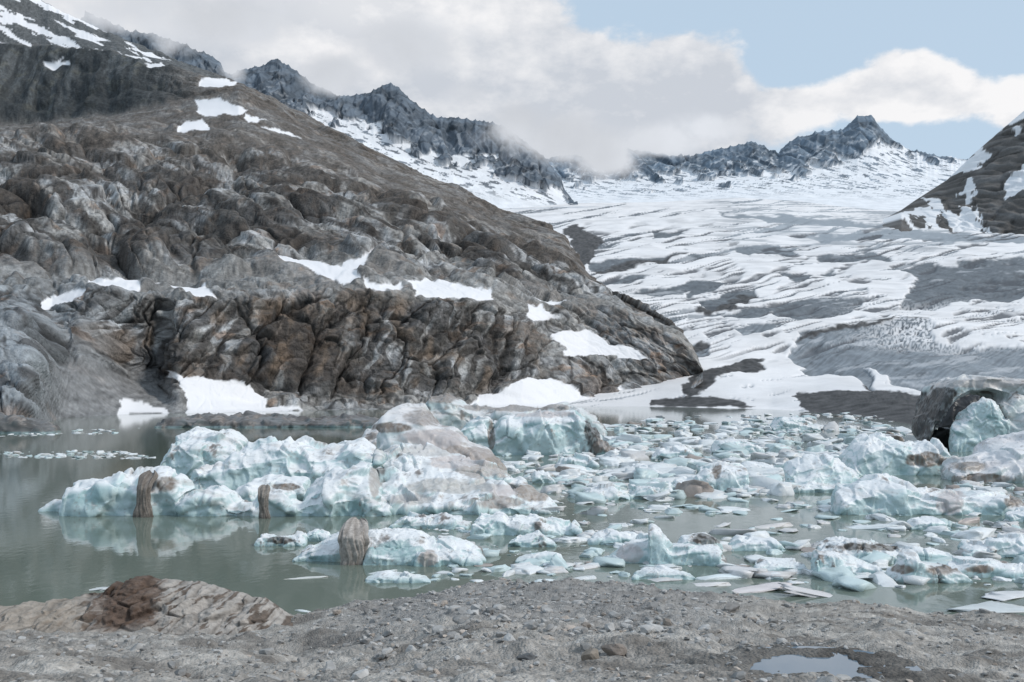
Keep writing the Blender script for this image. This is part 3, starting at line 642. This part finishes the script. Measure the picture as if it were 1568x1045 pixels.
berg('iceberg',[([(450,858),(462,845),(490,830),(512,822),(560,815),(600,810),(640,816),(660,826),(690,824),(715,834),(742,856)],860,1.1,dict(n=3.2,rise=.3)),
 ([(556,862),(566,840),(600,846),(640,842),(700,850),(735,862)],866,.6),([(634,868),(640,846),(660,842),(672,852),(674,868)],868,.3)],.04,.17,4,-.08,
 [(655,857,16,12,(.42,.37,.34)),(742,842,10,7,(.2,.16,.14)),(600,840,40,12,(.32,.45,.455))],1.1,1.6,flute=.15)  # teal spot paints the shadowed underside into the ice colour
berg('iceberg',[([(994,850),(995,812),(1002,805),(1012,812),(1022,830),(1035,848),(1060,860)],866,.6,dict(n=2.6,rise=.2)),([(1015,862),(1030,842),(1060,836),(1100,842),(1112,860)],866,.8),([(925,862),(950,848),(975,826),(1000,818),(1015,850)],862,.8,dict(n=2.6,rise=.4)),([(1030,850),(1050,822),(1085,818),(1105,830),(1110,845)],846,.7)],.04,.15,5,.0,[(1080,826,28,8,DK),(965,848,18,12,PK)],1.)
berg('iceberg',[([(1208,748),(1212,722),(1225,707),(1245,700),(1275,698),(1305,704),(1320,718),(1332,745)],753,2.2,dict(n=3,rise=.35)),([(1212,752),(1240,738),(1300,740),(1330,752)],755,1.)],.08,.30,6,-.2,[],1.7)
berg('iceberg',[([(1303,722),(1315,690),(1330,668),(1350,660),(1385,662),(1405,674),(1440,672),(1458,690),(1462,720)],728,2.6,dict(n=3.2,rise=.3))],.09,.38,7,-.1,[(1420,704,30,10,BR)],2.,1.3,flute=.2)
berg('iceberg',[([(1287,785),(1292,755),(1310,742),(1345,731),(1385,728),(1410,736),(1430,748),(1470,746),(1490,756),(1530,754),(1570,760),(1590,785)],789,2.,dict(n=3,rise=.35))],.07,.26,8,-.06,[(1455,765,22,22,PK),(1555,768,16,12,BR)],1.7)
berg('iceberg',[([(1030,752),(1040,734),(1075,726),(1085,712),(1110,710),(1145,716),(1150,745)],753,1.5,dict(n=3)),([(1140,752),(1150,745),(1175,748),(1180,755)],756,.8)],.08,.28,9,-.05,[(1097,722,8,12,(.20,.16,.13))],1.4)
berg('iceberg',[([(960,762),(975,744),(1000,740),(1030,742),(1040,760)],764,1.),([(890,764),(905,746),(940,744),(965,762)],766,1.),([(815,738),(820,722),(840,720),(850,738)],740,.8),([(1185,655),(1200,638),(1235,640),(1255,655)],660,3.)],.08,.25,10,-.1,[],1.3)
berg('iceberg',[([(720,818),(724,796),(735,787),(770,786),(780,795),(820,793),(850,797),(880,806),(890,818)],820,1.,dict(n=3)),([(600,808),(620,790),(680,788),(715,806)],810,.8,dict(n=3)),([(775,832),(790,820),(830,818),(850,832)],838,.5)],.05,.2,11,-.03,[],1.)
berg('iceberg',[([(1250,855),(1258,842),(1290,846),(1320,860),(1350,872),(1370,885)],884,.8,dict(n=2.6,rise=.2)),([(1255,850),(1290,832),(1350,834),(1395,840),(1410,862)],864,1.,dict(n=2.6,rise=.3)),([(1370,888),(1385,870),(1395,852),(1412,848),(1425,866),(1450,872),(1475,868),(1492,890)],893,.6,dict(n=3))],.045,.2,12,.05,[(1330,838,60,6,DK),(1385,872,18,8,BR),(1440,874,22,8,BR),(1478,868,16,8,BR)],.9,strata=.7)
berg('iceberg',[([(1484,852),(1500,838),(1540,826),(1600,822),(1640,850)],855,1.2,dict(n=3)),([(1450,880),(1490,862),(1560,866),(1600,880)],884,.7),([(1550,790),(1570,782),(1620,785)],800,.8)],.05,.18,13,0.,[(1500,872,20,6,BR)],1.)
berg('iceberg',[([(388,835),(395,824),(430,820),(455,822),(465,834)],837,.5),([(455,826),(480,812),(500,815),(510,828)],830,.4)],.04,.14,14,.2,[(430,828,22,5,DK)],.6)
# mid-size flat slabs among the brash
berg('iceberg',[([(1000,700),(1012,688),(1050,684),(1075,700)],704,1.6),([(1090,690),(1105,676),(1150,674),(1170,690)],694,2.),([(850,712),(865,698),(905,700),(915,712)],716,1.4),([(960,722),(980,712),(1020,714),(1030,724)],727,1.2),([(1130,722),(1150,708),(1185,712),(1195,722)],726,1.5)],.09,.25,27,-.15,[],1.5)
berg('iceberg',[([(905,830),(920,818),(960,816),(985,828)],834,.7),([(1120,838),(1140,826),(1190,828),(1205,840)],844,.8),([(1160,870),(1180,860),(1225,862),(1240,872)],878,.7),([(970,884),(990,874),(1040,874),(1065,884)],888,.6),([(1395,806),(1410,796),(1450,798),(1460,808)],812,.8),([(1380,850),(1400,842),(1450,846),(1470,856)],860,.6),([(790,858),(810,848),(850,850),(860,860)],864,.5),([(555,890),(580,880),(640,882),(660,890)],893,.5)],.045,.12,28,-.15,[],.9)
# ice cave berg: roof shell, back wall coloured with the cave's shade, blue ice inside
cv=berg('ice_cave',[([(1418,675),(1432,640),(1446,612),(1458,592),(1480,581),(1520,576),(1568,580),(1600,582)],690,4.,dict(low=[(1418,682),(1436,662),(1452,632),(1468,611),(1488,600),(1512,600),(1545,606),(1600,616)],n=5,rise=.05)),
 ([(1540,690),(1545,610),(1568,586),(1640,580),(1720,600),(1780,690)],692,6.5,dict(rise=.2))],.14,.28,15,.12,[(1405,668,40,18,(.04,.038,.038)),(1412,645,34,20,(.04,.038,.038)),(1425,622,30,20,(.04,.038,.038)),(1445,604,22,12,(.05,.048,.046)),(1500,588,90,6,(.40,.38,.37))],2.6,.5,palette=((.50,.475,.465),(.9,.9,.9),.75),strata=.8)  # near-black spots paint the cave mouth's shade onto the shell
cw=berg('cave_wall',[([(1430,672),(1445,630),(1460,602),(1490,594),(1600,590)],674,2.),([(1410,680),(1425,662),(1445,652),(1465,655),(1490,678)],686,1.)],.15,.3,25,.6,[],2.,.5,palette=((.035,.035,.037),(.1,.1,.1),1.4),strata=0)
me_=cw.data;cc_=np.ones((len(me_.vertices),4),np.float32);cc_[:,:3]=(.03,.03,.032);me_.color_attributes['Col'].data.foreach_set('color',cc_.ravel());cw.parent=cv  # flat near-black colour in place of shade inside the cave
berg('iceberg',[([(1462,690),(1468,655),(1482,640),(1488,625),(1502,612),(1528,612),(1548,640),(1552,690)],692,1.6,dict(n=3.5,rise=.1))],.11,.4,16,-.1,[],2.,1.4,flute=.2)
berg('iceberg',[([(1470,726),(1490,705),(1520,700),(1545,690),(1568,672),(1620,655),(1700,660),(1740,720)],740,3.5,dict(n=3,rise=.4)),([(1450,716),(1480,706),(1530,712),(1540,730)],728,1.6,dict(n=3))],.1,.35,17,.03,[(1500,735,50,8,(.22,.18,.155)),(1480,714,30,7,(.28,.24,.21))],2.4,.5,palette=((.60,.56,.565),(1,1,1),.7),whitebias=.2,strata=.7)
def bank(name,blocks,seed,voxel,c):
    return berg(name,blocks,voxel,.5,seed,.3,[],2.5,palette=(c,(.3,.3,.3),1.),strata=0)
bank('debris_bank',[([(235,650),(260,638),(330,634),(420,636),(480,640),(520,638),(620,642),(640,650)],655,5.,dict(n=2.6))],21,.3,(.10,.09,.085))
bank('debris_bank',[([(-160,650),(-60,632),(10,636),(50,645),(76,660)],664,4.,dict(n=2.4))],22,.3,(.08,.075,.07))
# draped cloth strips hanging over the ice edge
def tarp(px0,px1,pyt,pb_,c,c2,seed,lean=0.):
    d=12192/(pb_-YH)-.10;s=d/F;w_=(px1-px0)*s/2;h=(pb_-pyt)*s;xc=((px0+px1)/2-CX)*s
    th=np.linspace(0,2*np.pi,110,endpoint=False);zl=np.linspace(0,1,60)
    TH,ZL=np.meshgrid(th,zl)
    tw=TH+.5*n2(ZL*1.5+seed,0*TH,seed)+.25*ZL
    fold=n2(np.cos(tw)*2.6+seed,np.sin(tw)*2.6+ZL*1.4,seed+2)+.5*n2(np.cos(tw)*6+seed,np.sin(tw)*6+ZL*3.,seed+3)
    rad=.84+.20*np.cos(ZL*5+seed)+.22*(1-ZL)**2+.26*fold+.16*n2(np.cos(TH)*1.2,ZL*5+seed,seed+5)
    cap=np.sqrt(np.clip(1-(np.clip(ZL-.86,0,1)/.14)**2,0.01,1))
    bk=(np.clip(ZL-.6,0,1)/.4)**1.6*2.4*w_
    Xc=xc+w_*np.cos(TH)*rad*(.35+.65*cap)+lean*h*ZL;Yc=d+.3*w_+w_*.5*np.sin(TH)*rad*cap+bk
    Zc=-.08+(h+.08)*(1-(1-ZL)**1.15)*(1+.08*n2(np.cos(TH)+seed,np.sin(TH),seed))
    P_=np.stack([Xc,Yc,Zc],-1);r_,c_=TH.shape;i=np.arange(r_*c_).reshape(r_,c_);j=np.roll(i,-1,1)
    Q=np.stack([i[:-1],j[:-1],j[1:],i[1:]],-1).reshape(-1,4)
    f=sm(-.7,.5,fold+.6*n2(TH*1.5,ZL*5,seed+9))
    col=np.array(c2)*(1-f[...,None])+np.array(c)*f[...,None];col=col*(1+.3*n2(TH*3,ZL*9,seed+4))[...,None];col=col*(1-.45*sm(.15,0,ZL))[...,None]
    return mesh_np('tarpaulin',P_.reshape(-1,3),Q,col,M_tarp,True)
tarp(206,232,726,792,(.235,.205,.18),(.15,.128,.11),1)
tarp(397,413,745,794,(.25,.225,.20),(.16,.138,.12),2,-.08)
tarp(518,560,802,865,(.40,.365,.335),(.28,.25,.225),3)
# left mound
g=np.arange(-120,500,1.5);rws=np.linspace(0,1,190)
PX,TT=np.meshgrid(g,rws)
cr_=ip(g,[(-120,935),(0,930),(60,922),(110,918),(160,906),(185,893),(205,886),(235,884),(285,888),(330,897),(375,910),(410,918),(445,940),(468,958),(476,972),(500,985)])
bs_=ip(g,[(-120,960),(0,962),(120,968),(200,972),(330,975),(440,972),(476,975),(500,990)])
dF=20.5;dR=22.5
t=TT*1.5
PYm=np.where(t<1,lerp(bs_[None,:]+8,cr_[None,:],np.sin(np.clip(t,0,1)*np.pi/2)**.9),cr_[None,:]+(t-1)*160)
Dm=np.where(t<1,lerp(dF,dR,t),dR+(t-1)*5)
P=W(PX,PYm,Dm);X,Y,Z=P[...,0],P[...,1],P[...,2]
A,gv,c=facets((X+Z*1.2)/.9,(Z-X*.5)/.28,601);A2m,gv2,c2m=facets((X+Z)/.35,(Z-X*.45)/.12,611);nz=fbm(X/.5,Z/.3+Y/.5,5,603)
P=P+np.array([-.2,-.6,.5])*((A*.26+A2m*.08-gv*.06+nz*.08)*sm(0,.15,TT))[...,None]
strk=fbm((X+Z*1.2)/.5,(Z-X*.5)/.12,5,606,.6)+.4*fbm(X/1.2,Z/.8,3,609)
col=np.zeros(P.shape)+np.array([.38,.35,.32]);col=mixc(col,(.12,.09,.07),.9*sm(.2,.5,strk+.2*nz))
col=mixc(col,(.11,.07,.05),.92*sm(262,232,PX+14*nz+(PYm-900)*.25)*sm(115,170,PX+20*nz)*sm(975,955,PYm));col=mixc(col,(.30,.255,.21),.7*sm(150,100,PX));col*=(1-.4*gv)[...,None]
gridob('dirt_covered_ice_mound',P,col,M_mound)

# ---------- floes
rs=np.random.RandomState(9)
fb=[]
for k in range(16):
    v,f=(I3 if k>=5 else I2);q=np.sign(v)*np.abs(v)**(.45+.25*rs.rand())
    for _ in range(9):
        nn_=rs.randn(3);nn_[2]*=.45;nn_/=np.linalg.norm(nn_);dd_=q@nn_;lim=.35+.45*rs.rand();q=q-np.maximum(dd_-lim,0)[:,None]*nn_
    q=q*(1+.28*fbm3(v*1.8+k*5,4,k))[:,None];q[:,2]+=.25*n2(q[:,0]*1.5+k,q[:,1]*1.5,k);fb.append((q,f,1+.16*fbm3(v*2.5+k,3,k+3)))
fit=[]
def floe(px,py,sw,flat,c=None,b=None,asp=None):
    d=12192/(py-YH);x=(px-CX)/F*d
    if c is None:
        r=rs.rand()
        c=(.76,.78,.785) if r<.56 else (.56,.665,.67) if r<.84 else (.64,.63,.625) if r<.975 else (.36,.31,.28)
        c=tuple(np.array(c)*(.84+.18*rs.rand()))
    fit.append((rs.randint(16) if b is None else b,(x,d,-.02),(sw,sw*(.5+.6*rs.rand()) if asp is None else sw*asp,sw*flat),rs.uniform(-.6,.6) if asp else rs.rand()*6.28,c,rs.randn()*.10))
def fill(poly,n,s0,s1,fl0,fl1,pw=2.,gap=.06):
    xs=[a[0] for a in poly];ys=[a[1] for a in poly]
    cand=np.stack([rs.uniform(min(xs),max(xs),n*6),rs.uniform(min(ys),max(ys),n*6)],-1)
    ok=polysd(cand[:,0],cand[:,1],poly)>0;ok&=rs.rand(len(cand))<gap+(1-gap)*sm(-.12,.22,fbm(cand[:,0]/75,cand[:,1]/16,3,700))
    for (a,b_) in cand[ok][:n]: floe(a,b_,s0+(s1-s0)*rs.rand()**pw,rs.uniform(fl0,fl1)**1.0)
fill([(920,652),(1180,645),(1320,636),(1400,665),(1300,700),(1240,735),(1180,760),(900,765),(850,730),(930,700)],1900,.2,2.4,.15,.5,2.6,.15)
fill([(1000,640),(1300,632),(1400,650),(1200,665),(950,665)],200,.6,2.4,.08,.3)
fill([(730,775),(900,765),(1250,755),(1640,790),(1640,905),(1420,905),(1200,900),(1000,892),(800,888),(700,850)],520,.07,1.3,.12,.4,2.6)
fill([(1250,770),(1640,790),(1640,900),(1250,890)],150,.1,1.1,.15,.5)
fill([(560,800),(780,790),(950,870),(880,892),(560,890),(700,850)],120,.07,.7,.12,.4)
fill([(700,700),(900,690),(960,760),(830,790),(860,765)],180,.2,1.6,.15,.5)
fill([(-80,690),(200,691),(245,703),(120,703),(-80,699)],230,.15,.9,.10,.3,2.5)
fill([(-100,664),(230,655),(250,662),(60,668),(-100,670)],120,.2,1.2,.08,.2,2.5)
fill([(1420,700),(1600,700),(1640,790),(1480,790)],200,.2,1.4,.2,.5)
for (a,b_,s_,fl_,asp,c) in [(1150,905,1.9,.05,.35,(.66,.61,.60)),(1260,912,2.2,.05,.3,(.66,.63,.62)),(1080,897,1.2,.06,.4,(.7,.68,.67)),(1500,930,2.2,.05,.45,(.58,.61,.61)),(1560,912,1.8,.06,.4,(.68,.68,.68)),
   (470,885,1.2,.06,.3,(.62,.63,.61)),(600,888,1.2,.1,.3,(.66,.70,.70)),(830,893,.7,.25,.6,(.72,.78,.79)),(150,903,1.,.09,.4,(.66,.68,.68)),(470,936,.5,.1,.4,(.7,.74,.74)),
   (1180,808,1.9,.08,.3,(.66,.63,.61)),(1330,810,2.2,.1,.3,(.72,.76,.77)),(1210,775,2,.08,.4,(.6,.6,.59)),(580,878,1.1,.1,.4,(.6,.64,.64)),(1480,800,1.,.3,.6,(.46,.40,.37)),(1110,885,1.4,.12,.4,(.68,.74,.75)),(900,870,1.,.14,.5,(.68,.66,.65))]:
    floe(a,b_,s_,fl_,c,rs.randint(5,16),asp)
scatter('ice_floes',fb,fit,M_ice,True)
print('done',time.time()-T0)
